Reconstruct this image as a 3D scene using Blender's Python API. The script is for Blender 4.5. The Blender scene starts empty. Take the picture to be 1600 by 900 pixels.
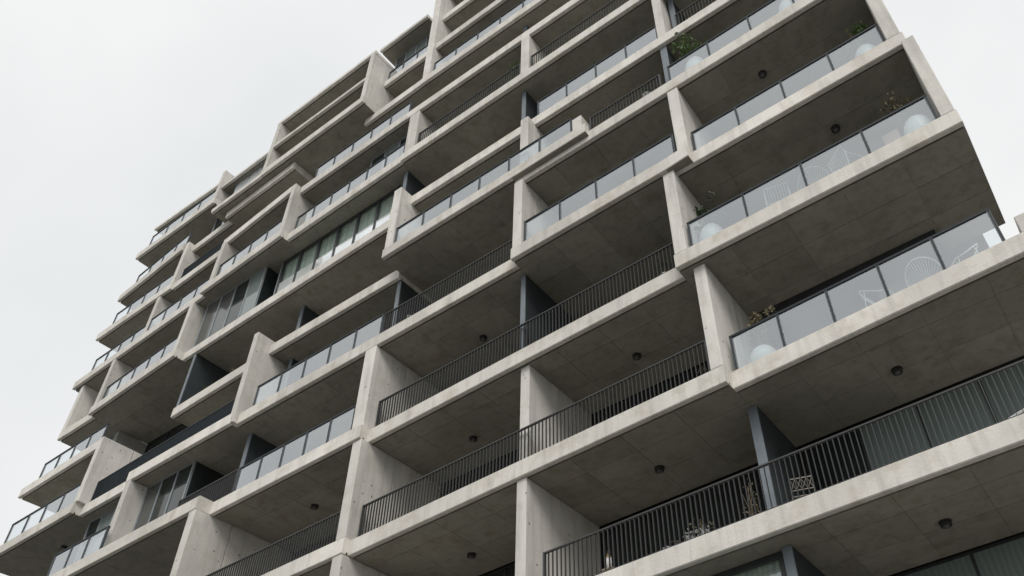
import bpy, bmesh, math, random
from mathutils import Vector, Matrix
random.seed(7)
C = bpy.context.scene.collection
scene = bpy.context.scene

# ------------------------------------------------------------------ camera
ZC = 1.7                                   # eye height; the facade plane y = 0 stands 12 m in front of the eye
cam_d = bpy.data.cameras.new('camera')
cam = bpy.data.objects.new('camera', cam_d); C.objects.link(cam)
right = Vector((0.83296115, 0.54912632, -0.06808828))
down = Vector((-0.40523314, 0.52159529, -0.75081586))
fwd = Vector((-0.37677822, 0.65299206, 0.6569928))
m = Matrix((right, -down, -fwd)).transposed().to_4x4()
m.translation = Vector((0, -12, ZC))
cam.matrix_world = m
cam_d.sensor_width = 36
cam_d.lens = 36 * 1340.39 / 1600
cam_d.shift_x = (800 - 984.55) / 1600
cam_d.shift_y = (559.64 - 450) / 1600
cam_d.clip_end = 3000
scene.camera = cam

# ------------------------------------------------------------------ sky, sun, exposure
SUN_DIR = Vector((0.42, -0.60, 0.68)).normalized()
w = bpy.data.worlds.new('World'); scene.world = w; w.use_nodes = True
nt = w.node_tree; N = nt.nodes; L = nt.links
N.clear()
out = N.new('ShaderNodeOutputWorld'); bg = N.new('ShaderNodeBackground')
sky = N.new('ShaderNodeTexSky'); sky.sky_type = 'NISHITA'; sky.sun_disc = False
sky.sun_elevation = math.asin(SUN_DIR.z); sky.sun_rotation = math.atan2(SUN_DIR.x, SUN_DIR.y)
tc = N.new('ShaderNodeTexCoord')
cl = N.new('ShaderNodeTexNoise'); cl.inputs['Scale'].default_value = 1.3; cl.inputs['Detail'].default_value = 5
cr = N.new('ShaderNodeValToRGB')
cr.color_ramp.elements[0].position = 0.36; cr.color_ramp.elements[0].color = (6.65, 6.80, 6.88, 1)
cr.color_ramp.elements[1].position = 0.60; cr.color_ramp.elements[1].color = (7.95, 7.92, 7.87, 1)
hs = N.new('ShaderNodeHueSaturation'); hs.inputs['Saturation'].default_value = 0.35
mx = N.new('ShaderNodeMix'); mx.data_type = 'RGBA'; mx.inputs['Factor'].default_value = 0.93
L.new(tc.outputs['Generated'], cl.inputs['Vector']); L.new(cl.outputs['Fac'], cr.inputs['Fac'])
L.new(sky.outputs['Color'], hs.inputs['Color'])
L.new(hs.outputs['Color'], mx.inputs['A']); L.new(cr.outputs['Color'], mx.inputs['B'])
L.new(mx.outputs['Result'], bg.inputs['Color']); bg.inputs['Strength'].default_value = 0.1
L.new(bg.outputs['Background'], out.inputs['Surface'])

sd = bpy.data.lights.new('sun', 'SUN'); so = bpy.data.objects.new('sun', sd); C.objects.link(so)
sd.energy = 1.5; sd.angle = math.radians(28); sd.color = (1.0, 0.96, 0.9)
so.rotation_euler = SUN_DIR.to_track_quat('Z', 'Y').to_euler(); so.location = (-20, -40, 60)

vs = scene.view_settings
vs.view_transform = 'Standard'; vs.look = 'None'; vs.exposure = 0.35; vs.gamma = 1.0; vs.use_curve_mapping = False
scene.cycles.max_bounces = 10; scene.cycles.diffuse_bounces = 3; scene.cycles.transparent_max_bounces = 16

# ------------------------------------------------------------------ materials
def new_mat(name):
    mt = bpy.data.materials.new(name); mt.use_nodes = True
    return mt, mt.node_tree.nodes, mt.node_tree.links, mt.node_tree.nodes['Principled BSDF']

def concrete(name, base, stain, stain_amt=0.55, holes=0.0, seed=0.0, rough=0.85):
    mt, n, l, p = new_mat(name)
    t = n.new('ShaderNodeTexCoord'); mp = n.new('ShaderNodeMapping'); mp.inputs['Location'].default_value = (seed, seed * 1.7, seed * .3)
    l.new(t.outputs['Object'], mp.inputs['Vector'])
    def noise(scale, detail=5, vec=None, rg=0.55):
        q = n.new('ShaderNodeTexNoise'); q.inputs['Scale'].default_value = scale; q.inputs['Detail'].default_value = detail
        q.inputs['Roughness'].default_value = rg; l.new(vec or mp.outputs['Vector'], q.inputs['Vector']); return q
    def ramp(src, a, b, ca=(0, 0, 0, 1), cb=(1, 1, 1, 1)):
        r = n.new('ShaderNodeValToRGB'); r.color_ramp.elements[0].position = a; r.color_ramp.elements[1].position = b
        r.color_ramp.elements[0].color = ca; r.color_ramp.elements[1].color = cb; l.new(src, r.inputs['Fac']); return r
    def mix(a, b, fac, mode='MIX'):
        q = n.new('ShaderNodeMix'); q.data_type = 'RGBA'; q.blend_type = mode
        for key, v in (('A', a), ('B', b), ('Factor', fac)):
            if hasattr(v, 'is_linked'): l.new(v, q.inputs[key])
            elif isinstance(v, (int, float)): q.inputs[key].default_value = v
            else: q.inputs[key].default_value = (*v, 1)
        return q.outputs['Result']
    blot = noise(0.45, 6); blot2 = noise(1.9, 6, rg=.65); fine = noise(22, 4)
    st = n.new('ShaderNodeMapping'); st.inputs['Scale'].default_value = (3.2, 3.2, 0.28); l.new(mp.outputs['Vector'], st.inputs['Vector'])
    streak = noise(1.5, 5, st.outputs['Vector'], .6)
    col = mix(base, tuple(c * 0.80 for c in base), ramp(blot.outputs['Fac'], .38, .66).outputs['Color'])
    sm = n.new('ShaderNodeMath'); sm.operation = 'MULTIPLY'; sm.inputs[1].default_value = stain_amt
    l.new(ramp(blot2.outputs['Fac'], .5, .72).outputs['Color'], sm.inputs[0])
    col = mix(col, stain, sm.outputs[0])
    sk = n.new('ShaderNodeMath'); sk.operation = 'MULTIPLY'; sk.inputs[1].default_value = .65
    l.new(ramp(streak.outputs['Fac'], .48, .74).outputs['Color'], sk.inputs[0])
    col = mix(col, tuple(c * .6 for c in base), sk.outputs[0])
    fr = ramp(fine.outputs['Fac'], .3, .7, (.955, .955, .955, 1), (1.03, 1.03, 1.03, 1))
    col = mix(col, fr.outputs['Color'], 1.0, 'MULTIPLY')
    oi = n.new('ShaderNodeObjectInfo'); rr = ramp(oi.outputs['Random'], 0, 1, (.9, .9, .89, 1), (1.06, 1.06, 1.06, 1))
    col = mix(col, rr.outputs['Color'], 1.0, 'MULTIPLY')
    if holes:
        vo = n.new('ShaderNodeTexVoronoi'); vo.inputs['Scale'].default_value = 3.0; l.new(mp.outputs['Vector'], vo.inputs['Vector'])
        hr = ramp(vo.outputs['Distance'], .07, .11, (1, 1, 1, 1), (0, 0, 0, 1))
        hm = n.new('ShaderNodeMath'); hm.operation = 'MULTIPLY'; hm.inputs[1].default_value = holes; l.new(hr.outputs['Color'], hm.inputs[0])
        col = mix(col, (.10, .095, .085), hm.outputs[0])
    l.new(col, p.inputs['Base Color'])
    p.inputs['Roughness'].default_value = rough; p.inputs['Specular IOR Level'].default_value = 0.25
    b = n.new('ShaderNodeBump'); b.inputs['Strength'].default_value = .25; b.inputs['Distance'].default_value = .02
    l.new(fine.outputs['Fac'], b.inputs['Height']); l.new(b.outputs['Normal'], p.inputs['Normal'])
    return mt

def plain(name, col, rough=.5, metal=0.0, var=.12, scale=8, spec=.5):
    mt, n, l, p = new_mat(name)
    t = n.new('ShaderNodeTexCoord'); q = n.new('ShaderNodeTexNoise'); q.inputs['Scale'].default_value = scale; q.inputs['Detail'].default_value = 4
    l.new(t.outputs['Object'], q.inputs['Vector'])
    r = n.new('ShaderNodeValToRGB'); r.color_ramp.elements[0].position = .3; r.color_ramp.elements[1].position = .7
    r.color_ramp.elements[0].color = (*[c * (1 - var) for c in col], 1); r.color_ramp.elements[1].color = (*[min(1, c * (1 + var)) for c in col], 1)
    l.new(q.outputs['Fac'], r.inputs['Fac']); l.new(r.outputs['Color'], p.inputs['Base Color'])
    p.inputs['Roughness'].default_value = rough; p.inputs['Metallic'].default_value = metal; p.inputs['Specular IOR Level'].default_value = spec
    return mt

def glass_mat(name, refl, tint, milk, milkcol):
    mt, n, l, p = new_mat(name); n.remove(p); o = n['Material Output']
    tr = n.new('ShaderNodeBsdfTransparent'); tr.inputs['Color'].default_value = (*tint, 1)
    gl = n.new('ShaderNodeBsdfGlossy'); gl.inputs['Roughness'].default_value = .0; gl.inputs['Color'].default_value = (.95, .975, 1, 1)
    df = n.new('ShaderNodeBsdfDiffuse'); df.inputs['Color'].default_value = (*milkcol, 1)
    t = n.new('ShaderNodeTexCoord'); q = n.new('ShaderNodeTexNoise'); q.inputs['Scale'].default_value = .8; q.inputs['Detail'].default_value = 3
    l.new(t.outputs['Object'], q.inputs['Vector'])
    r = n.new('ShaderNodeMapRange'); r.inputs['From Min'].default_value = .3; r.inputs['From Max'].default_value = .7
    r.inputs['To Min'].default_value = milk * .7; r.inputs['To Max'].default_value = milk * 1.3
    l.new(q.outputs['Fac'], r.inputs['Value'])
    fr = n.new('ShaderNodeFresnel'); fr.inputs['IOR'].default_value = 2.3
    ad = n.new('ShaderNodeMath'); ad.operation = 'ADD'; ad.use_clamp = True; ad.inputs[1].default_value = refl; l.new(fr.outputs['Fac'], ad.inputs[0])
    m1 = n.new('ShaderNodeMixShader'); m2 = n.new('ShaderNodeMixShader')
    l.new(r.outputs['Result'], m1.inputs['Fac']); l.new(tr.outputs[0], m1.inputs[1]); l.new(df.outputs[0], m1.inputs[2])
    ge = n.new('ShaderNodeNewGeometry'); fs = n.new('ShaderNodeMath'); fs.operation = 'SUBTRACT'; fs.inputs[0].default_value = 1.0; l.new(ge.outputs['Backfacing'], fs.inputs[1])
    fm = n.new('ShaderNodeMath'); fm.operation = 'MULTIPLY'; l.new(ad.outputs[0], fm.inputs[0]); l.new(fs.outputs[0], fm.inputs[1])
    l.new(fm.outputs[0], m2.inputs['Fac']); l.new(m1.outputs[0], m2.inputs[1]); l.new(gl.outputs[0], m2.inputs[2])
    l.new(m2.outputs[0], o.inputs['Surface'])
    return mt

def curtain_mat(name, col):
    mt, n, l, p = new_mat(name)
    t = n.new('ShaderNodeTexCoord'); wv = n.new('ShaderNodeTexWave'); wv.inputs['Scale'].default_value = 3; wv.inputs['Distortion'].default_value = 2
    l.new(t.outputs['Object'], wv.inputs['Vector'])
    r = n.new('ShaderNodeValToRGB'); r.color_ramp.elements[0].color = (*[c * .8 for c in col], 1); r.color_ramp.elements[1].color = (*col, 1)
    l.new(wv.outputs['Fac'], r.inputs['Fac']); l.new(r.outputs['Color'], p.inputs['Base Color']); p.inputs['Roughness'].default_value = .9
    return mt

M = {}
M['slab'] = concrete('slab_concrete', (.70, .675, .63), (.40, .35, .28), .6)
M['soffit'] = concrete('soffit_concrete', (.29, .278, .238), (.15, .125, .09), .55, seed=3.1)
M['fin'] = concrete('fin_concrete', (.66, .64, .605), (.42, .39, .34), .5, holes=.7, seed=7.7)
M['wall'] = concrete('wall_concrete', (.42, .42, .40), (.30, .27, .23), .35, seed=11.3)
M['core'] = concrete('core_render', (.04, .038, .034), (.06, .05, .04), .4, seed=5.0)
M['ground'] = concrete('paving', (.20, .198, .185), (.12, .11, .10), .5, seed=1.0)
M['deck'] = concrete('dark_deck_low_bounce', (.05, .048, .045), (.03, .028, .025), .4, seed=9.0)  # unseen slab tops, darkened to cut bounce light onto the soffits
M['rail'] = plain('dark_grey_steel', (.022, .028, .032), .6, 0, spec=.3)
M['bar'] = plain('bar_steel', (.05, .053, .053), .5, 0, spec=.4)
M['darkbar'] = plain('slate_bar_steel', (.022, .03, .036), .5, 0, spec=.3)
M['post'] = plain('grey_post_steel', (.06, .07, .078), .5, 0, spec=.4)
M['partition_lit'] = plain('slate_blue_lit', (.155, .18, .205), .5, 0, .1, 4)  # front edge of the screens, sky light put into a paler colour
M['partition'] = plain('slate_blue_shaded', (.032, .039, .045), .55, 0, .15, 3)  # sides of the same screens, their shade put into the colour
M['frame'] = plain('window_frame_dark', (.035, .04, .042), .4, .2)
M['framelight'] = plain('window_frame_grey', (.30, .33, .35), .4, .2)
M['glass'] = glass_mat('balustrade_glass', .18, (.88, .92, .925), .05, (.66, .70, .72))
M['paneclear'] = glass_mat('window_glass', .0, (.86, .905, .89), .02, (.5, .55, .55))
M['frost'] = glass_mat('frosted_spandrel', .22, (.6, .65, .66), .85, (.82, .85, .855))
M['panedark'] = plain('dark_glazing', (.018, .024, .024), .06, 0, .2, 1.5, .6)
M['panecurtain'] = curtain_mat('curtained_glazing', (.16, .20, .195)); M['panecurtain'].node_tree.nodes['Principled BSDF'].inputs['Coat Weight'].default_value = 1.0
M['blind'] = plain('grey_blind_glazing', (.075, .08, .08), .12, 0, .1, 1, .6)
M['curtain'] = curtain_mat('pale_curtain', (.62, .65, .62))
M['lamp'] = plain('lamp_housing', (.02, .02, .02), .5)
M['lens'] = plain('lamp_lens', (.09, .09, .088), .3)
M['white'] = plain('white_glazed', (.86, .86, .85), .35, 0, .03)
M['wire'] = plain('white_wire', (.66, .67, .67), .4, 0, .04)
M['tanwood'] = plain('bleached_wood', (.42, .36, .29), .7, 0, .2)
M['lattice'] = plain('aged_white_paint', (.50, .46, .40), .6, 0, .15)
M['terracotta'] = plain('pale_terracotta', (.42, .30, .24), .8, 0, .15)
M['leaf'] = plain('leaf_green', (.095, .15, .05), .6, 0, .5, 14)
M['leafdark'] = plain('leaf_dark', (.035, .06, .025), .6, 0, .5, 14)
M['dry'] = plain('dry_leaf', (.145, .125, .075), .8, 0, .5, 14)
M['stem'] = plain('plant_stem', (.14, .11, .07), .8, 0, .3)
M['soil'] = plain('soil', (.03, .024, .018), .95, 0, .3)
M['brass'] = plain('lantern_brass', (.38, .27, .12), .4, .6)
M['cushion'] = plain('cushion_cloth', (.52, .54, .55), .9, 0, .1)

# ------------------------------------------------------------------ mesh helpers
def link(name, bm, mat, parent=None, smooth=False):
    me = bpy.data.meshes.new(name); bm.normal_update(); bm.to_mesh(me); bm.free()
    for mm in (mat if isinstance(mat, (list, tuple)) else [mat]): me.materials.append(mm)
    if smooth:
        for f in me.polygons: f.use_smooth = True
    o = bpy.data.objects.new(name, me); C.objects.link(o)
    if parent: o.parent = parent
    return o

def inst(name, me, parent, loc=(0, 0, 0), rz=0):
    o = bpy.data.objects.new(name, me); C.objects.link(o); o.parent = parent; o.location = loc; o.rotation_euler = (0, 0, rz); return o

def bx(bm, x0, x1, y0, y1, z0, z1, bevel=0):
    vs_ = [bm.verts.new(v) for v in ((x0, y0, z0), (x1, y0, z0), (x1, y1, z0), (x0, y1, z0), (x0, y0, z1), (x1, y0, z1), (x1, y1, z1), (x0, y1, z1))]
    fs = [bm.faces.new([vs_[i] for i in q]) for q in ((3, 2, 1, 0), (4, 5, 6, 7), (0, 1, 5, 4), (1, 2, 6, 5), (2, 3, 7, 6), (3, 0, 4, 7))]
    if bevel:
        es = {e for f in fs for e in f.edges}
        bmesh.ops.bevel(bm, geom=list(es), offset=bevel, segments=1, affect='EDGES', profile=.5)

def box(name, x0, x1, y0, y1, z0, z1, mat, parent=None, bevel=.012):
    bm = bmesh.new(); bx(bm, x0, x1, y0, y1, z0, z1, bevel); return link(name, bm, mat, parent)

def tube(bm, pts, r, seg=6, closed=False):
    pts = [Vector(p) for p in pts]; rings = []; n = len(pts)
    for i, p in enumerate(pts):
        a = pts[(i - 1) % n] if (closed or i > 0) else p; b = pts[(i + 1) % n] if (closed or i < n - 1) else p
        d = (b - a).normalized() if (b - a).length > 1e-9 else Vector((0, 0, 1))
        u = d.orthogonal().normalized() if abs(d.z) > .95 else d.cross(Vector((0, 0, 1))).normalized(); v = d.cross(u)
        rr = r[i] if isinstance(r, (list, tuple)) else r
        rings.append([bm.verts.new(p + (u * math.cos(t) + v * math.sin(t)) * rr) for t in [2 * math.pi * k / seg for k in range(seg)]])
    for i in range(n if closed else n - 1):
        A, B = rings[i], rings[(i + 1) % n]
        for k in range(seg): bm.faces.new((A[k], A[(k + 1) % seg], B[(k + 1) % seg], B[k]))
    if not closed:
        bm.faces.new(rings[0][::-1]); bm.faces.new(rings[-1])

def lathe(bm, prof, seg=24, c=(0, 0, 0)):
    rings = []
    for r, z in prof:
        rings.append([bm.verts.new((c[0] + r * math.cos(2 * math.pi * k / seg), c[1] + r * math.sin(2 * math.pi * k / seg), c[2] + z)) for k in range(seg)])
    for i in range(len(rings) - 1):
        for k in range(seg): bm.faces.new((rings[i][k], rings[i][(k + 1) % seg], rings[i + 1][(k + 1) % seg], rings[i + 1][k]))
    bm.faces.new(rings[0][::-1]); bm.faces.new(rings[-1])

def thing(name, label, cat, loc=(0, 0, 0), rz=0, group=None):
    o = bpy.data.objects.new(name, None); C.objects.link(o); o.location = loc; o.rotation_euler = (0, 0, rz)
    o['label'] = label; o['category'] = cat
    if group: o['group'] = group
    return o

# ------------------------------------------------------------------ the setting
bm = bmesh.new(); bx(bm, -900, 900, -900, 900, -1.0, 0)
g = link('ground', bm, M['ground']); g['kind'] = 'structure'

# ------------------------------------------------------------------ the tower
tower = thing('apartment_tower', 'tall raw concrete apartment tower with staggered balconies, projecting fins and stepped roofline', 'building')
STEP = [3.36, 3.36, 3.32, 3.24, 3.12, 3.0, 2.88, 2.76, 2.68, 2.64, 2.64]
ZB = {0: 6.96 + ZC}
for i, h in enumerate(STEP): ZB[i + 1] = ZB[i] + h
ZB[-1] = ZB[0] - 3.36; ZB[-2] = ZB[-1] - 3.36
TH = .43
def zt(k): return ZB[k] + TH                     # top of the slab of level k
BACK = 2.85

def slab(k, x0, x1, y0, y1=None, z=None, back=BACK, th=TH, panels=False, groove=True, name='floor_slab', mat='slab', pstep=1.27, yjoints=(.82, 1.75)):
    """one slab piece; y0 = front edge at x0, y1 = front edge at x1; a drip groove runs along the soffit"""
    if y1 is None: y1 = y0
    zb = ZB[k] if z is None else z + ZC
    ch = .018; sof = .009 if panels else 0
    bm = bmesh.new()
    def prof(y, x):
        if groove: p = [(y, zb + th - ch), (y, zb + ch), (y + ch, zb), (y + .12, zb), (y + .12, zb + .06), (y + .17, zb + .06), (y + .17, zb + sof), (back, zb + sof), (back, zb + th), (y + ch, zb + th)]
        else: p = [(y, zb + th - ch), (y, zb + ch), (y + ch, zb), (back, zb), (back, zb + th), (y + ch, zb + th)]
        return [bm.verts.new((x, a, b)) for a, b in p]
    A, B = prof(y0, x0), prof(y1, x1); n = len(A)
    for i in range(n):
        j = (i + 1) % n; f = bm.faces.new((A[j], A[i], B[i], B[j]))
        if i == n - 3: f.material_index = 2
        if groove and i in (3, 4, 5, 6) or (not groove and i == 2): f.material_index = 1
    bm.faces.new(A); bm.faces.new(B[::-1])
    bmesh.ops.recalc_face_normals(bm, faces=bm.faces)
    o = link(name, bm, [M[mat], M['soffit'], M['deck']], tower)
    if panels:
        gap = .0045
        nx = max(1, round((x1 - x0) / pstep)); dx = (x1 - x0) / nx
        ys = [None] + [j for j in yjoints if j < back - .3] + [back - .03]
        for i in range(nx):
            xa, xb = x0 + i * dx + gap, x0 + (i + 1) * dx - gap
            fy = lambda x: y0 + (y1 - y0) * (x - x0) / (x1 - x0)
            for j in range(len(ys) - 1):
                bm = bmesh.new()
                ya = (fy(xa) + .18, fy(xb) + .18) if j == 0 else (ys[j] + gap, ys[j] + gap)
                if ys[j + 1] - ya[0] < .15: bm.free(); continue
                yb = ys[j + 1] - gap; zz = zb + random.uniform(-.001, .001)
                q = [(xa, ya[0]), (xb, ya[1]), (xb, yb), (xa, yb)]
                lo = [bm.verts.new((a, b, zz)) for a, b in q]; hi = [bm.verts.new((a, b, zb + .02)) for a, b in q]
                bm.faces.new(lo[::-1]); bm.faces.new(hi)
                for t in range(4): bm.faces.new((lo[t], lo[(t + 1) % 4], hi[(t + 1) % 4], hi[t]))
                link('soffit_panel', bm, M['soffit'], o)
    return o

# level, x left, x right, front y at left, front y at right
slab(-2, -30, 1.2, .0, groove=False)
slab(-1, -24, 1.2, .0, panels=False)
slab(0, -17.5, 1.2, 0.0, panels=True)
slab(1, -4.83, 1.35, .25, .05, panels=True)
slab(1, -15.16, -4.83, .08, -.05, panels=True)
slab(1, -22.4, -15.16, -.12, panels=True)
slab(2, -5.42, .95, -.28, -.22, back=2.9, panels=True)
slab(2, -15.2, -5.42, .14, .05, panels=True)
slab(2, -21.24, -15.2, -.16, panels=True)
slab(2, -29.5, -21.24, -.62, panels=True)
slab(3, -5.25, .78, -.13, panels=True)
slab(3, -10.08, -5.25, -.34, -.36, panels=True)
slab(3, -5.25, -4.6, -.36, -.40, back=-.135, groove=False)
slab(3, -21.45, -10.08, -.11, -.06, panels=True)
slab(3, -26.75, -21.45, -.28, -.27, panels=True)
slab(3, -29.8, -26.75, -.03)
slab(3, -35.7, -29.8, -.32, -.35)
slab(4, -10.08, .52, -.25, -.28, panels=True)
slab(4, -15.27, -10.08, -.42, z=20.44, th=.4, panels=True)
slab(4, -10.08, -7.45, -.42, -.44, z=20.44, th=.4, back=-.255, groove=False)
slab(4, -21.3, -15.27, .30, .35)
slab(4, -26.85, -21.55, .45, .38)
slab(4, -36.0, -30.6, 0.0, -.05, back=1.6)
slab(5, -15.9, .5, .08, .12)
slab(5, -27.5, -15.9, .44, .36)
slab(5, -33.4, -27.5, .22, .05, panels=True, pstep=2.9, yjoints=(1.3,), back=3.6)
slab(5, -36.0, -33.4, .44, back=2.6)
slab(6, -15.75, .5, 0.0)
slab(6, -21.92, -15.75, .10, .04)
slab(6, -26.95, -21.92, -.08, -.21)
slab(6, -36.5, -26.95, .30, .10)
slab(7, -15.95, .5, .05, .12)
slab(7, -21.88, -15.95, .06, .04)
slab(7, -26.75, -22.15, .03, -.20)
slab(7, -30.62, -26.75, .34, .26)
slab(7, -36.3, -30.62, .26, .25)
slab(8, -15.8, .5, .35, .45)
slab(8, -19.05, -15.8, .38, .36)
slab(8, -23.1, -19.05, 1.7)
slab(8, -27.75, -23.1, .16, .08)
slab(8, -30.9, -27.75, .54, .48)
slab(8, -36.3, -30.9, .42, .18)
slab(9, -15.4, .5, .50)
slab(9, -18.5, -15.8, .53)
slab(9, -35.9, -29.7, .22)
slab(10, -15.4, .5, .63)
slab(10, -18.75, -15.82, .10, z=37.32, th=.22, name='roof_slab')
slab(10, -36.0, -30.0, .5, .62, th=.2, name='roof_slab')
slab(11, -15.4, .5, .70)
# three-deck box under the roof
slab(8, -24.98, -18.5, -.28, -.32, z=32.44)
slab(8, -28.4, -24.98, -.24, -.26, z=32.44, th=.28)
slab(9, -24.7, -18.75, -.27, z=34.42, th=.22)
slab(9, -24.98, -18.5, -.28, z=36.44, th=.22, name='roof_slab')
slab(9, -29.7, -24.98, .32, .30, z=35.88, th=.18, name='roof_slab')

def fin(x0, x1, y, z0, z1, back=BACK, name='concrete_fin', mat='fin'):
    if name == 'concrete_fin' and back - y > 2:                # cast in two lifts with an open joint between
        o = box(name, x0, x1, y, y + 1.22, z0, z1, M[mat], tower, .015)
        box('rear_panel', x0 + .004, x1 - .004, y + 1.235, back, z0, z1, M[mat], o, .01)
        return o
    return box(name, x0, x1, y, back, z0, z1, M[mat], tower, .015)
e = .003
fin(-10.07, -9.80, .10, zt(-1) + e, ZB[0] - e); fin(-10.07, -9.80, .10, zt(0) + e, ZB[1] - e)
fin(-10.17, -9.90, .28, zt(1) + e, ZB[2] - e)
fin(-15.50, -15.17, -.10, zt(1) + e, ZB[2] - e)
fin(-15.50, -15.17, -.10, zt(0) + e, ZB[1] - e)
fin(-5.12, -4.84, -.04, zt(1) + e, ZB[2] - e)
fin(-21.55, -21.245, -.60, zt(1) + e, zt(2) + .02)
fin(-15.66, -15.22, -.09, zt(2) + e, ZB[3] - e)
fin(-5.41, -5.10, -.26, zt(2) + e, ZB[3] - e)
fin(.66, .93, -.21, zt(2) + e, ZB[3] - e)
fin(-26.72, -26.45, -.28, zt(2) + e, ZB[3] - e)
fin(-10.06, -9.76, -.32, zt(3) + e, ZB[4] - e)
fin(-4.93, -4.62, -.24, zt(3) + e, ZB[4] - e)
fin(.43, .74, -.12, zt(3) + e, ZB[4] - e)
fin(-21.54, -21.31, -.26, ZB[3] + .03, ZB[4] + .64)
fin(-29.92, -29.66, -.33, zt(3) + e, ZB[4] - e)
fin(-15.25, -14.92, -.40, 20.84 + e + ZC, zt(5) + .01)
fin(-9.96, -9.66, -.23, 20.84 + e + ZC, ZB[5] + .1, back=.07)
fin(-9.96, -9.66, .075, 20.84 + e + ZC, ZB[5] - e)
fin(.22, .50, -.22, zt(4) + e, ZB[5] - e)
fin(-7.90, -7.58, -.41, 20.84 + e + ZC, 21.40 + ZC, back=.1, name='parapet_stub')
fin(.92, 1.34, .09, zt(1) + e, zt(1) + .42, back=1.2, name='parapet_stub')
fin(-27.74, -27.51, .07, zt(5) + e, ZB[6] - e)
fin(-33.32, -33.10, .24, zt(5) + e, ZB[6] - e)
fin(-5.07, -4.78, .13, zt(5) + e, ZB[6] - e)
fin(-22.14, -21.93, -.19, zt(6) + e, zt(7) + .02)
fin(-26.62, -26.38, -.06, zt(6) + e, ZB[7] - e)
fin(-15.72, -15.22, .06, zt(6) + e, ZB[7] - e)
fin(-10.28, -9.92, .06, zt(6) + e, ZB[7] - e)
fin(-31.60, -31.36, .28, zt(6) + e, ZB[7] - e)
fin(-30.88, -30.63, .27, zt(7) + e, zt(8) + .04)
fin(-15.79, -15.42, .37, zt(8) + e, 42.2 + ZC)
fin(-18.75, -18.51, -.30, 32.87 + ZC + e, 36.44 + ZC - e)
fin(-24.96, -24.72, -.27, 32.87 + ZC + e, 36.44 + ZC - e)
fin(-29.95, -29.72, .24, zt(9) + e, ZB[10] - e)
# end fin on the left tip of level 5, side wall under the level 5 box
fin(-36.0, -35.76, .45, zt(5) + e, ZB[6] - e, back=2.5)
fin(-33.60, -33.38, 1.62, zt(3) + e, ZB[5] - e, back=6, name='side_wall', mat='wall')

def partition(x0, x1, y, z0, z1):
    o = box('partition_screen', x0 + .004, x1 - .004, y + .04, BACK, z0 + e, z1 - e, M['partition'], tower, .004)
    box('lit_edge', x0, x1, y, y + .039, z0 + e, z1 - e, M['partition_lit'], o, .006)  # paler strip added so the screen's front edge looks lit
    return o
partition(-4.64, -4.46, .56, zt(-1), ZB[0])
partition(-4.90, -4.70, .95, zt(0), ZB[1])
partition(-10.24, -10.09, .30, zt(2), ZB[3])
partition(-21.47, -21.30, .47, zt(2), ZB[3])
partition(-15.46, -15.30, .50, zt(3), ZB[4])
partition(-26.83, -26.70, .50, zt(4), ZB[5])
partition(-21.55, -21.38, 1.2, 20.67 + ZC, ZB[5])
partition(-20.98, -20.84, .92, zt(3), ZB[4])
partition(-15.98, -15.82, .46, zt(5), ZB[6])
partition(-10.46, -10.30, .40, zt(5), ZB[6])
partition(-10.84, -10.68, .84, zt(7), ZB[8])
partition(-5.10, -4.89, .22, zt(4), ZB[5])
partition(-4.70, -4.52, .55, zt(5), ZB[6])

box('bulkhead', -4.7, -.38, 2.1, 2.84, ZB[2] - .22, ZB[2] - e, M['frame'], tower, .005)
# ---- core and back walls behind the balconies
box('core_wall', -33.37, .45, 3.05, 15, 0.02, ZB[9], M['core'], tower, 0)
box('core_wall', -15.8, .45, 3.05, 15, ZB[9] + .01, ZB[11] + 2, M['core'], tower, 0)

# ---- windows
def window(x0, x1, y, z0, z1, n=4, pane='panedark', frame='frame', fw=.05, curtain=None, fd=.08, split=0):
    """front-facing window: a frame mesh with its mullions, and every pane a piece of its own"""
    bm = bmesh.new(); z0 += e; z1 -= e
    bx(bm, x0, x1, y, y + fd, z0, z0 + fw); bx(bm, x0, x1, y, y + fd, z1 - fw, z1)
    dx = (x1 - x0) / n
    for i in range(n + 1):
        xm = x0 + i * dx; a = min(max(xm - fw / 2, x0), x1 - fw)
        bx(bm, a, a + fw, y + .002, y + fd - .002, z0 + fw, z1 - fw)
    o = link('window', bm, M[frame], tower)
    for i in range(n):
        pm = pane if isinstance(pane, str) else pane[i % len(pane)]
        xa, xb = x0 + i * dx + fw * .5 + .001, x0 + (i + 1) * dx - fw * .5 - .001
        zm = z0 + fw + split
        if split: box('spandrel_pane', xa, xb, y + .02, y + .032, z0 + fw, zm - .004, M['frost'], o, 0)
        box('pane', xa, xb, y + .03, y + .042, zm, z1 - fw, M[pm], o, 0)
    if curtain:
        bm = bmesh.new(); k = int((x1 - x0) / .05); lo = []; hi = []
        for i in range(k + 1):
            xx = x0 + (x1 - x0) * i / k; yy = y + .12 + .035 * math.sin(i * 1.9) + .015 * math.sin(i * .7)
            lo.append(bm.verts.new((xx, yy, z0 + .02))); hi.append(bm.verts.new((xx, yy, z1 - .04)))
        for i in range(k): bm.faces.new((lo[i], lo[i + 1], hi[i + 1], hi[i]))
        link('curtain', bm, M[curtain], o, True)
    return o

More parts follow.
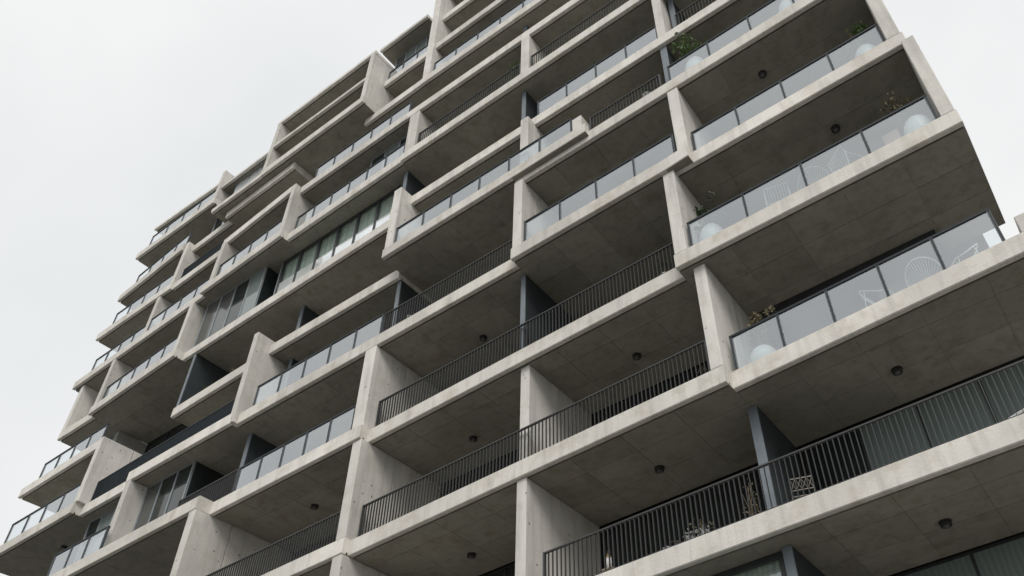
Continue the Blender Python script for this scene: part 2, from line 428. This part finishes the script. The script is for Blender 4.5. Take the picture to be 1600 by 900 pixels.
BAYS = [(-33.3, -27.6), (-27.4, -21.6), (-21.2, -15.8), (-15.1, -10.3), (-9.75, -5.3), (-4.6, .44)]
for k in range(-1, 11):
    for bi, (a, b) in enumerate(BAYS):
        if k >= 8 and bi < 3: continue
        pm = 'panedark'
        if k in (0, -1) and bi == 5: pm = ['panedark', 'panecurtain', 'panecurtain', 'panecurtain']
        elif k == 1 and bi == 5: pm = ['panedark', 'panedark', 'panecurtain', 'panedark']
        window(a, b, 2.90, zt(k), ZB[k + 1], 4, pm)
window(-7.3, -4.67, .66, zt(-1), ZB[0], 2, 'paneclear', 'frame', .10, 'curtain')
# flush window bands on the left half
window(-22.9, -16.55, .78, zt(5), ZB[6], 6, 'paneclear', 'frame', .12, 'curtain', split=1.15)
window(-27.2, -23.6, .52, zt(5), ZB[6], 4, ['blind', 'blind', 'panedark', 'panecurtain'], 'framelight', .05)
box('return_pane', -23.64, -23.58, .61, 2.8, zt(5) + e, ZB[6] - e, M['panedark'], tower, 0)
box('return_pane', -22.96, -22.91, .78, 2.8, zt(5) + e, ZB[6] - e, M['framelight'], tower, 0)
window(-26.44, -23.95, .33, zt(2), ZB[3], 3, ['blind', 'panedark', 'panedark'], 'framelight', .05)
box('return_pane', -23.99, -23.94, .42, 2.8, zt(2) + e, ZB[3] - e, M['panedark'], tower, 0)
window(-29.9, -26.8, .42, zt(2), ZB[3], 4, ['panedark', 'panecurtain'], 'framelight', .05)
window(-34.4, -33.62, 1.62, zt(4), ZB[5], 2, 'panecurtain', 'framelight', .05)
window(-18.35, -15.98, .60, zt(6), ZB[7], 3, ['panedark', 'panecurtain', 'panedark'], 'framelight', .06)
window(-18.4, -15.85, .80, zt(9), 37.32 + ZC, 4, ['blind', 'panecurtain', 'panecurtain'], 'framelight', .06)
window(-28.9, -25.0, .62, 32.72 + ZC, 35.88 + ZC, 4, 'frost', 'framelight', .05)
window(-30.4, -27.8, .95, zt(8), 35.1 + ZC, 3, ['panedark', 'panecurtain'], 'framelight', .05)

# ---- railings
n_single = 0
bar_mesh = {}
def bars(k, x0, x1, y0, y1=None, single=False, mat='bar', z=None, sp=.1, h=.97):
    """steel railing of upright flat bars between a flat top rail and a bottom rail"""
    if y1 is None: y1 = y0
    zs = zt(k) if z is None else z + ZC
    bm = bmesh.new()
    def rail(za, zb, d):
        q = [(x0, y0 - d), (x1, y1 - d), (x1, y1 + d), (x0, y0 + d)]
        lo = [bm.verts.new((a, b, za)) for a, b in q]; hi = [bm.verts.new((a, b, zb)) for a, b in q]
        bm.faces.new(lo[::-1]); bm.faces.new(hi)
        for t in range(4): bm.faces.new((lo[t], lo[(t + 1) % 4], hi[(t + 1) % 4], hi[t]))
    rail(zs + h - .028, zs + h, .03); rail(zs + .05, zs + .08, .022)
    o = link('bar_railing', bm, M[mat], tower)
    n = int(abs(x1 - x0) / sp); dx = (x1 - x0) / n
    if single:
        key = (mat, round(h, 2))
        if key not in bar_mesh:
            bm = bmesh.new(); bx(bm, -.006, .006, -.02, .02, .081, h - .029); ob = link('bar', bm, M[mat], None); bar_mesh[key] = ob.data; bpy.data.objects.remove(ob)
        for i in range(n + 1):
            inst('bar', bar_mesh[key], o, (x0 + i * dx, y0 + (y1 - y0) * i / n, zs))
    else:
        bm = bmesh.new()
        for i in range(n + 1):
            xx = x0 + i * dx; yy = y0 + (y1 - y0) * i / n; bx(bm, xx - .006, xx + .006, yy - .02, yy + .02, zs + .081, zs + h - .029)
        s = link('upright_bars', bm, M[mat], o); s['kind'] = 'stuff'
    for xx, yy in ((x0, y0), (x1, y1)): box('end_post', xx - .02, xx + .02, yy - .034, yy + .034, zs + e, zs + h + .002, M[mat], o, 0)
    return o

def glassrail(k, x0, x1, y0, y1=None, n=None, z=None, h=.97, end=True):
    """glass balustrade: slim dark handrail, twin-plate posts, one pane between each pair"""
    if y1 is None: y1 = y0
    zs = zt(k) if z is None else z + ZC
    n = n or max(1, round((x1 - x0) / 1.15))
    bm = bmesh.new(); q = [(x0 - .03, y0 - .055), (x1 + .03, y1 - .055), (x1 + .03, y1 + .025), (x0 - .03, y0 + .025)]
    lo = [bm.verts.new((a, b, zs + h - .05)) for a, b in q]; hi = [bm.verts.new((a, b, zs + h)) for a, b in q]
    bm.faces.new(lo[::-1]); bm.faces.new(hi)
    for t in range(4): bm.faces.new((lo[t], lo[(t + 1) % 4], hi[(t + 1) % 4], hi[t]))
    o = link('glass_railing', bm, M['rail'], tower)
    dx = (x1 - x0) / n
    for i in range(n + 1):
        xx = x0 + i * dx; yy = y0 + (y1 - y0) * i / n
        bm = bmesh.new(); bx(bm, xx - .030, xx - .009, yy - .05, yy + .02, zs + e, zs + h - .051); bx(bm, xx + .009, xx + .030, yy - .05, yy + .02, zs + e, zs + h - .051)
        bx(bm, xx - .0089, xx + .0089, yy - .03, yy + .01, zs + .05, zs + h - .052)
        link('post', bm, M['post'], o)
        if i < n:
            ya = yy - .030; yb = y0 + (y1 - y0) * (i + 1) / n - .030
            bm = bmesh.new(); xa, xb = xx + .031, xx + dx - .031
            q = [(xa, ya), (xb, yb), (xb, yb + .012), (xa, ya + .012)]
            lo = [bm.verts.new((a, b, zs + .03)) for a, b in q]; hi = [bm.verts.new((a, b, zs + h - .055)) for a, b in q]
            bm.faces.new(lo[::-1]); bm.faces.new(hi)
            for t in range(4): bm.faces.new((lo[t], lo[(t + 1) % 4], hi[(t + 1) % 4], hi[t]))
            link('glass_pane', bm, M['glass'], o)
    return o

bars(-1, -9.4, 1.0, .12)
bars(0, -9.35, .95, .14, single=True)
bars(1, -15.05, -5.2, .22, .14, single=True)
bars(2, -15.1, -5.5, .26, .20, single=True)
bars(1, -21.0, -15.6, .06)
glassrail(1, -4.72, .62, .38, .24, 5)
glassrail(2, -5.02, .58, -.08, -.06, 4)
glassrail(2, -20.55, -15.72, .02, .0, 5)
bars(2, -23.4, -20.62, .0)
glassrail(2, -29.2, -26.32, -.45, -.45, 3)
glassrail(3, -4.55, .38, .06, .05, 4)
glassrail(3, -9.7, -5.0, -.18, -.2, 4)
bars(3, -15.25, -10.2, .10)
glassrail(3, -20.85, -15.3, .05, .07, 5)
bars(3, -29.6, -21.62, .10, .0, mat='darkbar', sp=.07)
glassrail(3, -34.6, -30.0, -.18, -.2, 4)
glassrail(4, -4.82, .15, -.06, -.1, 4)
bars(4, -7.5, -5.15, -.02)
glassrail(4, -14.85, -7.98, -.30, -.30, 6, z=20.84, h=.82)
bars(4, -26.4, -21.7, .8, mat='darkbar', h=.5)
glassrail(4, -35.0, -30.7, .12, .08, 4, h=.85)
glassrail(5, -9.6, -5.1, .24, .26, 4)
bars(5, -4.45, .4, .3)
glassrail(5, -33.0, -27.8, .40, .22, 5)
bars(6, -9.85, -5, .15)
bars(6, -15.15, -10.35, .18, .15)
glassrail(6, -21.75, -15.85, .25, .2, 6)
glassrail(6, -26.3, -22.2, .08, -.04, 4)
glassrail(6, -31.3, -27.0, .34, .26, 4)
glassrail(6, -35.6, -31.7, .46, .42, 4)
glassrail(7, -21.3, -15.95, .22, .2, 5)
bars(7, -30.5, -26.8, .50, .44, mat='darkbar', sp=.07)
glassrail(7, -35.5, -31.0, .42, .4, 4)
glassrail(8, -15.3, -6.0, .55, .6, 8)
glassrail(8, -35.4, -31.0, .58, .36, 4)
glassrail(9, -18.4, -15.85, .66, .66, 3, h=.8)
glassrail(9, -35.2, -30.0, .36, .36, 4)

# ---- ceiling lights
def ceiling_light(x, y, k):
    bm = bmesh.new(); lathe(bm, [(.06, -.085), (.092, -.085), (.10, -.077), (.10, -.012), (.112, -.01), (.112, -.003)], 20)
    o = link('ceiling_light', bm, M['lamp'], tower); o.location = (x, y, ZB[k])
    bm = bmesh.new(); lathe(bm, [(.042, -.104), (.054, -.098), (.058, -.086)], 16); link('lens', bm, M['lens'], o, True)
for x, y, k in ((-2.03, 1.69, 1), (-2.11, 1.58, 0), (-7.66, 1.61, 2), (-12.92, 1.71, 2), (-12.92, 1.90, 1), (-7.39, 1.64, 1), (-12.61, 1.52, 3), (-1.39, 1.01, 3), (-2.58, .76, 4), (-18.62, 1.38, 2), (-32.14, .83, 3)):
    ceiling_light(x, y, k)

# ------------------------------------------------------------------ things on the balconies
def foliage(parent, n, rad, zc, leaf, mat, hz=None, name='foliage'):
    bm = bmesh.new(); hz = hz or rad
    cl_ = [(random.gauss(0, .45) * rad, random.gauss(0, .45) * rad, random.uniform(-.7, .8) * hz) for _ in range(9)]
    for i in range(n):
        c = random.choice(cl_)
        p = Vector((c[0] + random.gauss(0, .2) * rad, c[1] + random.gauss(0, .2) * rad, zc + c[2] + random.gauss(0, .2) * hz))
        d = Vector((random.gauss(0, 1), random.gauss(0, 1), random.gauss(.2, .8))).normalized(); u = d.orthogonal().normalized() * leaf * random.uniform(.25, .4); l_ = leaf * random.uniform(.7, 1.4)
        a = bm.verts.new(p); b = bm.verts.new(p + d * l_ * .5 + u); c2 = bm.verts.new(p + d * l_ + Vector((0, 0, -.15 * l_))); d2 = bm.verts.new(p + d * l_ * .5 - u)
        bm.faces.new((a, b, c2, d2))
    return link(name, bm, M[mat], parent)

def stems(parent, n, rad, z0, z1, r=.008):
    bm = bmesh.new()
    for i in range(n):
        a = random.uniform(0, 6.28); q = rad * random.uniform(.2, .8)
        tube(bm, [(0, 0, z0), (math.cos(a) * q * .4, math.sin(a) * q * .4, z0 + (z1 - z0) * .5), (math.cos(a) * q, math.sin(a) * q, z1 * random.uniform(.8, 1))], [r * 1.6, r, r * .5], 5)
    return link('stem', bm, M['stem'], parent)

def round_planter(label, loc, r=.29, plant=None, hz=1.0):
    t = thing('round_planter', label, 'planter', loc, random.uniform(0, 6), 'white round planters on the balconies')
    prof = [(r * .45, 0), (r * .5, .02)]
    for i in range(1, 12):
        a = -math.pi / 2 + .5 + (math.pi - 1.0) * i / 12; prof.append((r * math.cos(a), .02 + (r * .88 + r * math.sin(a)) * hz))
    top = prof[-1]; prof += [(top[0] - .02, top[1] + .012), (top[0] - .04, top[1] - .03)]
    bm = bmesh.new(); lathe(bm, prof, 28); link('pot', bm, M['white'], t, True)
    bm = bmesh.new(); lathe(bm, [(top[0] - .06, top[1] - .05), (top[0] - .045, top[1] - .029)], 20); link('soil', bm, M['soil'], t)
    if plant:
        kind, h, rad = plant
        stems(t, 7, rad, top[1] - .04, top[1] + h, .007)
        foliage(t, 260, rad, top[1] + h * .75, .11, kind, h * .4)
    return t

def wire_chair(label, loc, rz, style='shell', sc=1.0):
    t = thing('wire_chair', label, 'chair', loc, rz, 'white wire chairs on the balconies'); t.scale = (1, 1, sc)
    if style == 'shell':
        loop = [(.36 * math.cos(a), -.02 + .30 * math.sin(a) + .06, .60 - .30 * -math.sin(a) * 1.0) for a in [2 * math.pi * i / 36 for i in range(36)]]
        loop = [(x, y, z) for x, y, z in loop]
        bm = bmesh.new(); tube(bm, loop, .011, 6, True); link('rim', bm, M['wire'], t, True)
        bm = bmesh.new(); c = Vector((0, -.02, .36))
        for i in range(0, 36):
            p = Vector(loop[i]); mid = (p + c) / 2 + Vector((0, .03, -.07)); tube(bm, [p, mid, c], .0045, 4)
        link('wire_seat', bm, M['wire'], t)
        for sx in (-1, 1):
            for sy in (-1, 1):
                bm = bmesh.new(); tube(bm, [(sx * .12, sy * .10, .37), (sx * .26, sy * .24, 0.01)], .009, 6); link('leg', bm, M['wire'], t)
        bm = bmesh.new(); tube(bm, [(.18 * math.cos(a), .16 * math.sin(a), .22) for a in [2 * math.pi * i / 20 for i in range(20)]], .007, 5, True); link('base_ring', bm, M['wire'], t)
    elif style == 'lounge':
        back = [(-.32, -.28, .44), (-.34, -.05, .58), (-.30, .26, .84), (0, .36, .90), (.30, .26, .84), (.34, -.05, .58), (.32, -.28, .44), (0, -.34, .40)]
        bm = bmesh.new(); tube(bm, back, .012, 6, True); link('rim', bm, M['wire'], t, True)
        bm = bmesh.new()
        for i in range(-5, 6):
            s = i / 5.5; tube(bm, [(s * .30, -.31, .42), (s * .22, .02, .34), (s * .28, .31, .86)], .0045, 4)
        link('wire_seat', bm, M['wire'], t)
        for sx in (-1, 1):
            bm = bmesh.new(); tube(bm, [(sx * .30, -.20, .47), (sx * .28, -.26, 0.01)], .009, 6); link('leg', bm, M['wire'], t)
            bm = bmesh.new(); tube(bm, [(sx * .30, .18, .74), (sx * .28, .30, 0.01)], .009, 6); link('leg', bm, M['wire'], t)
    else:                                                     # square armchair of bent tube
        for sx in (-1, 1):
            bm = bmesh.new(); tube(bm, [(sx * .27, -.26, .01), (sx * .27, -.26, .62), (sx * .27, .24, .64), (sx * .27, .28, .01)], .011, 6); link('side_frame', bm, M['wire'], t)
        bm = bmesh.new(); tube(bm, [(-.27, .24, .62), (-.26, .30, .82), (.26, .30, .82), (.27, .24, .62)], .011, 6); link('back_frame', bm, M['wire'], t)
        bm = bmesh.new()
        for i in range(9): tube(bm, [(-.25 + i * .0625, -.25, .42), (-.25 + i * .0625, .22, .38), (-.25 + i * .0625, .30, .82)], .005, 4)
        tube(bm, [(-.27, -.25, .42), (.27, -.25, .42)], .008, 5); tube(bm, [(-.27, .22, .38), (.27, .22, .38)], .008, 5)
        link('wire_seat', bm, M['wire'], t)
    return t

def pot_plant(label, loc, r, h, plant, mat='terracotta', grp=None, nleaf=140, leaf=.06, rad=.2):
    t = thing('potted_plant', label, 'plant', loc, random.uniform(0, 6), grp)
    bm = bmesh.new(); lathe(bm, [(r * .72, 0), (r * .75, .01), (r, h), (r * 1.06, h), (r * 1.06, h + .03), (r * .9, h + .03), (r * .88, h)], 18); link('pot', bm, M[mat], t, True)
    stems(t, 5, rad, h, h + plant[1], .005); foliage(t, nleaf, rad, h + plant[1] * .7, leaf, plant[0], plant[1] * .45)
    return t

T1, T2, T3, T4, T0, T6 = (zt(k) + .001 for k in (1, 2, 3, 4, 0, 6))
round_planter('white round planter with dry plant beside the concrete fin of the widest glass balcony', (-4.24, .72, T1), .30, ('dry', .80, .28), 1.12)
round_planter('white round planter under a dark green plant on the balcony with the corner fin', (-4.66, .28, T2), .31, ('leafdark', .72, .34), 1.6)
round_planter('white round planter with bare branches at the right corner fin', (.20, .29, T2), .31, None, 1.55)
round_planter('white round planter under bright leaves by the right end fin near the sky', (-.08, .42, T3), .30, ('leaf', .8, .3), 1.65)
round_planter('white round planter under a bushy green plant beside the slate blue screen', (-4.16, .28, T4), .32, ('leaf', .95, .5), 1.9)
round_planter('white round planter cut by the top edge of the photo behind glass', (-1.28, .25, T4), .32, None, 1.9)
wire_chair('white wire lounge chair leaning left, leftmost on the widest glass balcony', (-1.72, .85, T1), 1.35, 'lounge')
wire_chair('white wire shell chair with rounded back, middle of the widest glass balcony', (-.82, .85, T1), 2.8, 'shell')
wire_chair('white wire lounge chair with pointed back, nearest the right end of the widest glass balcony', (-.16, .9, T1), -1.0, 'lounge')
wire_chair('white tube armchair, leftmost on the glass balcony with the corner fin', (-2.98, .30, T2), 3.4, 'arm', .98)
wire_chair('low white wire shell chair between two tube armchairs behind the glass', (-2.14, .32, T2), 3.3, 'shell', .88)
wire_chair('white tube armchair, rightmost of three on the glass balcony with the corner fin', (-1.34, .36, T2), 2.5, 'arm', 1.12)
wire_chair('pale chair at the right edge of the lowest bar railing, before the curtained windows', (-.35, 1.0, T0), -.4, 'lounge')

t = thing('flower_box', 'pale terracotta square pot beside the white planter at the corner fin', 'pot', (-.33, .26, T2))
bm = bmesh.new(); bx(bm, -.17, .17, -.15, .15, 0, .72, .015); link('pot', bm, M['terracotta'], t)
box('soil', -.14, .14, -.12, .12, .721, .735, M['soil'], t, 0)
t = thing('sapling', 'bare twiggy sapling rising above the glass beside the right corner fin', 'plant', (-.02, .62, T2))
bm = bmesh.new(); tube(bm, [(0, 0, .0), (.03, 0, .8), (-.02, .02, 1.5), (-.12, .02, 2.0)], [.014, .012, .009, .004], 6); link('trunk', bm, M['stem'], t)
bm = bmesh.new()
for i in range(12):
    a = random.uniform(0, 6.28); z0 = random.uniform(1.1, 1.8); q = random.uniform(.2, .45)
    tube(bm, [(0, 0, z0), (math.cos(a) * q * .5, math.sin(a) * q * .3, z0 + .18), (math.cos(a) * q, math.sin(a) * q * .6, z0 + .22)], [.006, .005, .003], 4)
link('twig', bm, M['stem'], t); foliage(t, 170, .42, 1.7, .085, 'dry', .38)

pot_plant('small trailing plant on the rail end beside the fin, next to a white planter', (-4.97, .42, T2), .08, .95, ('leaf', .45), 'post', None, 80, .06, .12)
G = 'small potted plants behind the bar railings'
pot_plant('small pale potted plant behind the bar railing, at its end against a projecting slab', (-6.05, .45, T2), .10, .35, ('leafdark', .42), 'white', G, 110, .05, .13)
pot_plant('small potted plant at the end of the long bar railing below the widest glass balcony', (-5.5, .5, T1), .09, .2, ('dry', .4), 'white', G, 90, .05, .16)
pot_plant('small pale potted plant midway along a bar railing, framed by fins on both sides', (-12.8, .5, T1), .09, .28, ('dry', .48), 'white', G, 90, .05, .12)
pot_plant('tiny white potted plant where glass railing meets bar railing', (-14.5, .35, T3), .10, .55, ('leafdark', .3), 'white', G, 70, .05, .1)
pot_plant('white pot with greenery behind bars beside the slate blue screen', (-5.72, .22, T4), .14, .72, ('leafdark', .45), 'white', G, 90, .06, .13)
pot_plant('leafy green plant above the bar railing high up beside a fin', (-11.0, .5, T6), .16, .5, ('leaf', 1.4), 'terracotta', G, 200, .11, .3)
pot_plant('left small plant on the narrow recessed ledge by the dark screen', (-25.3, .62, T4), .08, .12, ('leafdark', .2), 'white', G, 70, .05, .14)
pot_plant('right small plant on the narrow recessed ledge by the tall fin', (-23.8, .62, T4), .08, .18, ('dry', .25), 'terracotta', G, 70, .05, .18)

t = thing('lantern', 'small brass lantern standing behind the lowest bar railing', 'lantern', (-8.08, .5, T0))
bm = bmesh.new(); lathe(bm, [(.06, 0), (.065, .01), (.065, .03), (.05, .04)], 12); link('base', bm, M['brass'], t)
bm = bmesh.new(); lathe(bm, [(.05, .041), (.055, .15), (.05, .26)], 12); link('globe', bm, M['white'], t, True)
bm = bmesh.new(); lathe(bm, [(.06, .261), (.05, .29), (.015, .34)], 12); tube(bm, [(-.03, 0, .34), (-.035, 0, .40), (.035, 0, .40), (.03, 0, .34)], .005, 5); link('cap', bm, M['brass'], t)
t.location.z = T0 + .3
t2 = thing('plant_stand', 'low wooden stand carrying the brass lantern', 'stand', (-8.08, .5, T0))
box('top', -.13, .13, -.13, .13, .27, .298, M['tanwood'], t2, .004)
for sx in (-1, 1):
    for sy in (-1, 1): box('leg', sx * .10 - .015, sx * .10 + .015, sy * .10 - .015, sy * .10 + .015, 0, .269, M['tanwood'], t2, .002)
t = thing('flower_trough', 'long trough of dried flowers low behind the lowest bar railing', 'planter', (-6.45, .75, T0))
bm = bmesh.new(); bx(bm, -.62, .55, -.14, .14, 0, .28, .01); link('trough', bm, M['terracotta'], t)
for i, (xx, hh) in enumerate(((-.45, .12), (-.2, .18), (.05, .28), (.25, .36), (.42, .22))):
    f = foliage(t, 90, .16, .30 + hh * .6, .055, 'dry' if i % 2 else 'cushion', hh * .6); f.location.x = xx
t = thing('climbing_plant', 'wiry climbing plant left of the slate blue screen behind the lowest railing', 'plant', (-5.12, .9, T0))
bm = bmesh.new()
for i in range(6):
    xx = random.uniform(-.18, .18); tube(bm, [(xx, 0, 0), (xx + random.gauss(0, .06), random.gauss(0, .05), .5), (xx + random.gauss(0, .1), random.gauss(0, .06), 1.2)], .005, 4)
link('stem', bm, M['stem'], t); foliage(t, 120, .2, .75, .045, 'dry', .45)
t = thing('lattice_chair', 'small pale lattice-back garden chair right of the slate blue screen behind the lowest railing', 'chair', (-4.10, .72, T0), 3.5); t.scale = (.9, .9, .82)
for sx in (-1, 1):
    bm = bmesh.new(); tube(bm, [(sx * .24, .24, 0.01), (sx * .22, .22, .42), (sx * .22, .30, .80)], .011, 6); link('leg', bm, M['lattice'], t)
    bm = bmesh.new(); tube(bm, [(sx * .24, -.26, 0.01), (sx * .22, -.22, .42)], .011, 6); link('leg', bm, M['lattice'], t)
bm = bmesh.new(); tube(bm, [(-.22, .30, .80), (.22, .30, .80)], .011, 6); tube(bm, [(-.22, .245, .55), (.22, .245, .55)], .009, 6)
for i in range(4):
    xa = -.22 + i * .11; tube(bm, [(xa, .25, .55), (xa + .11, .30, .80)], .005, 4); tube(bm, [(xa + .11, .25, .55), (xa, .30, .80)], .005, 4)
link('backrest', bm, M['lattice'], t)
bm = bmesh.new()
for i in range(7): tube(bm, [(-.21 + i * .07, -.22, .42), (-.21 + i * .07, .22, .42)], .006, 4)
for yy in (-.22, 0, .22): tube(bm, [(-.22, yy, .42), (.22, yy, .42)], .008, 5)
link('seat', bm, M['lattice'], t)
t = thing('low_bench', 'dark low bench with cushions before the curtained windows, behind the lowest railing', 'bench', (-3.3, 1.1, T0))
box('seat', -.55, .55, -.25, .25, .34, .42, M['frame'], t, .01)
for sx in (-1, 1): box('leg', sx * .48 - .03, sx * .48 + .03, -.22, .22, 0, .339, M['frame'], t, .005)
for sx in (-1, 1): box('cushion', sx * .27 - .25, sx * .27 + .25, -.22, .20, .421, .54, M['panedark'], t, .03)
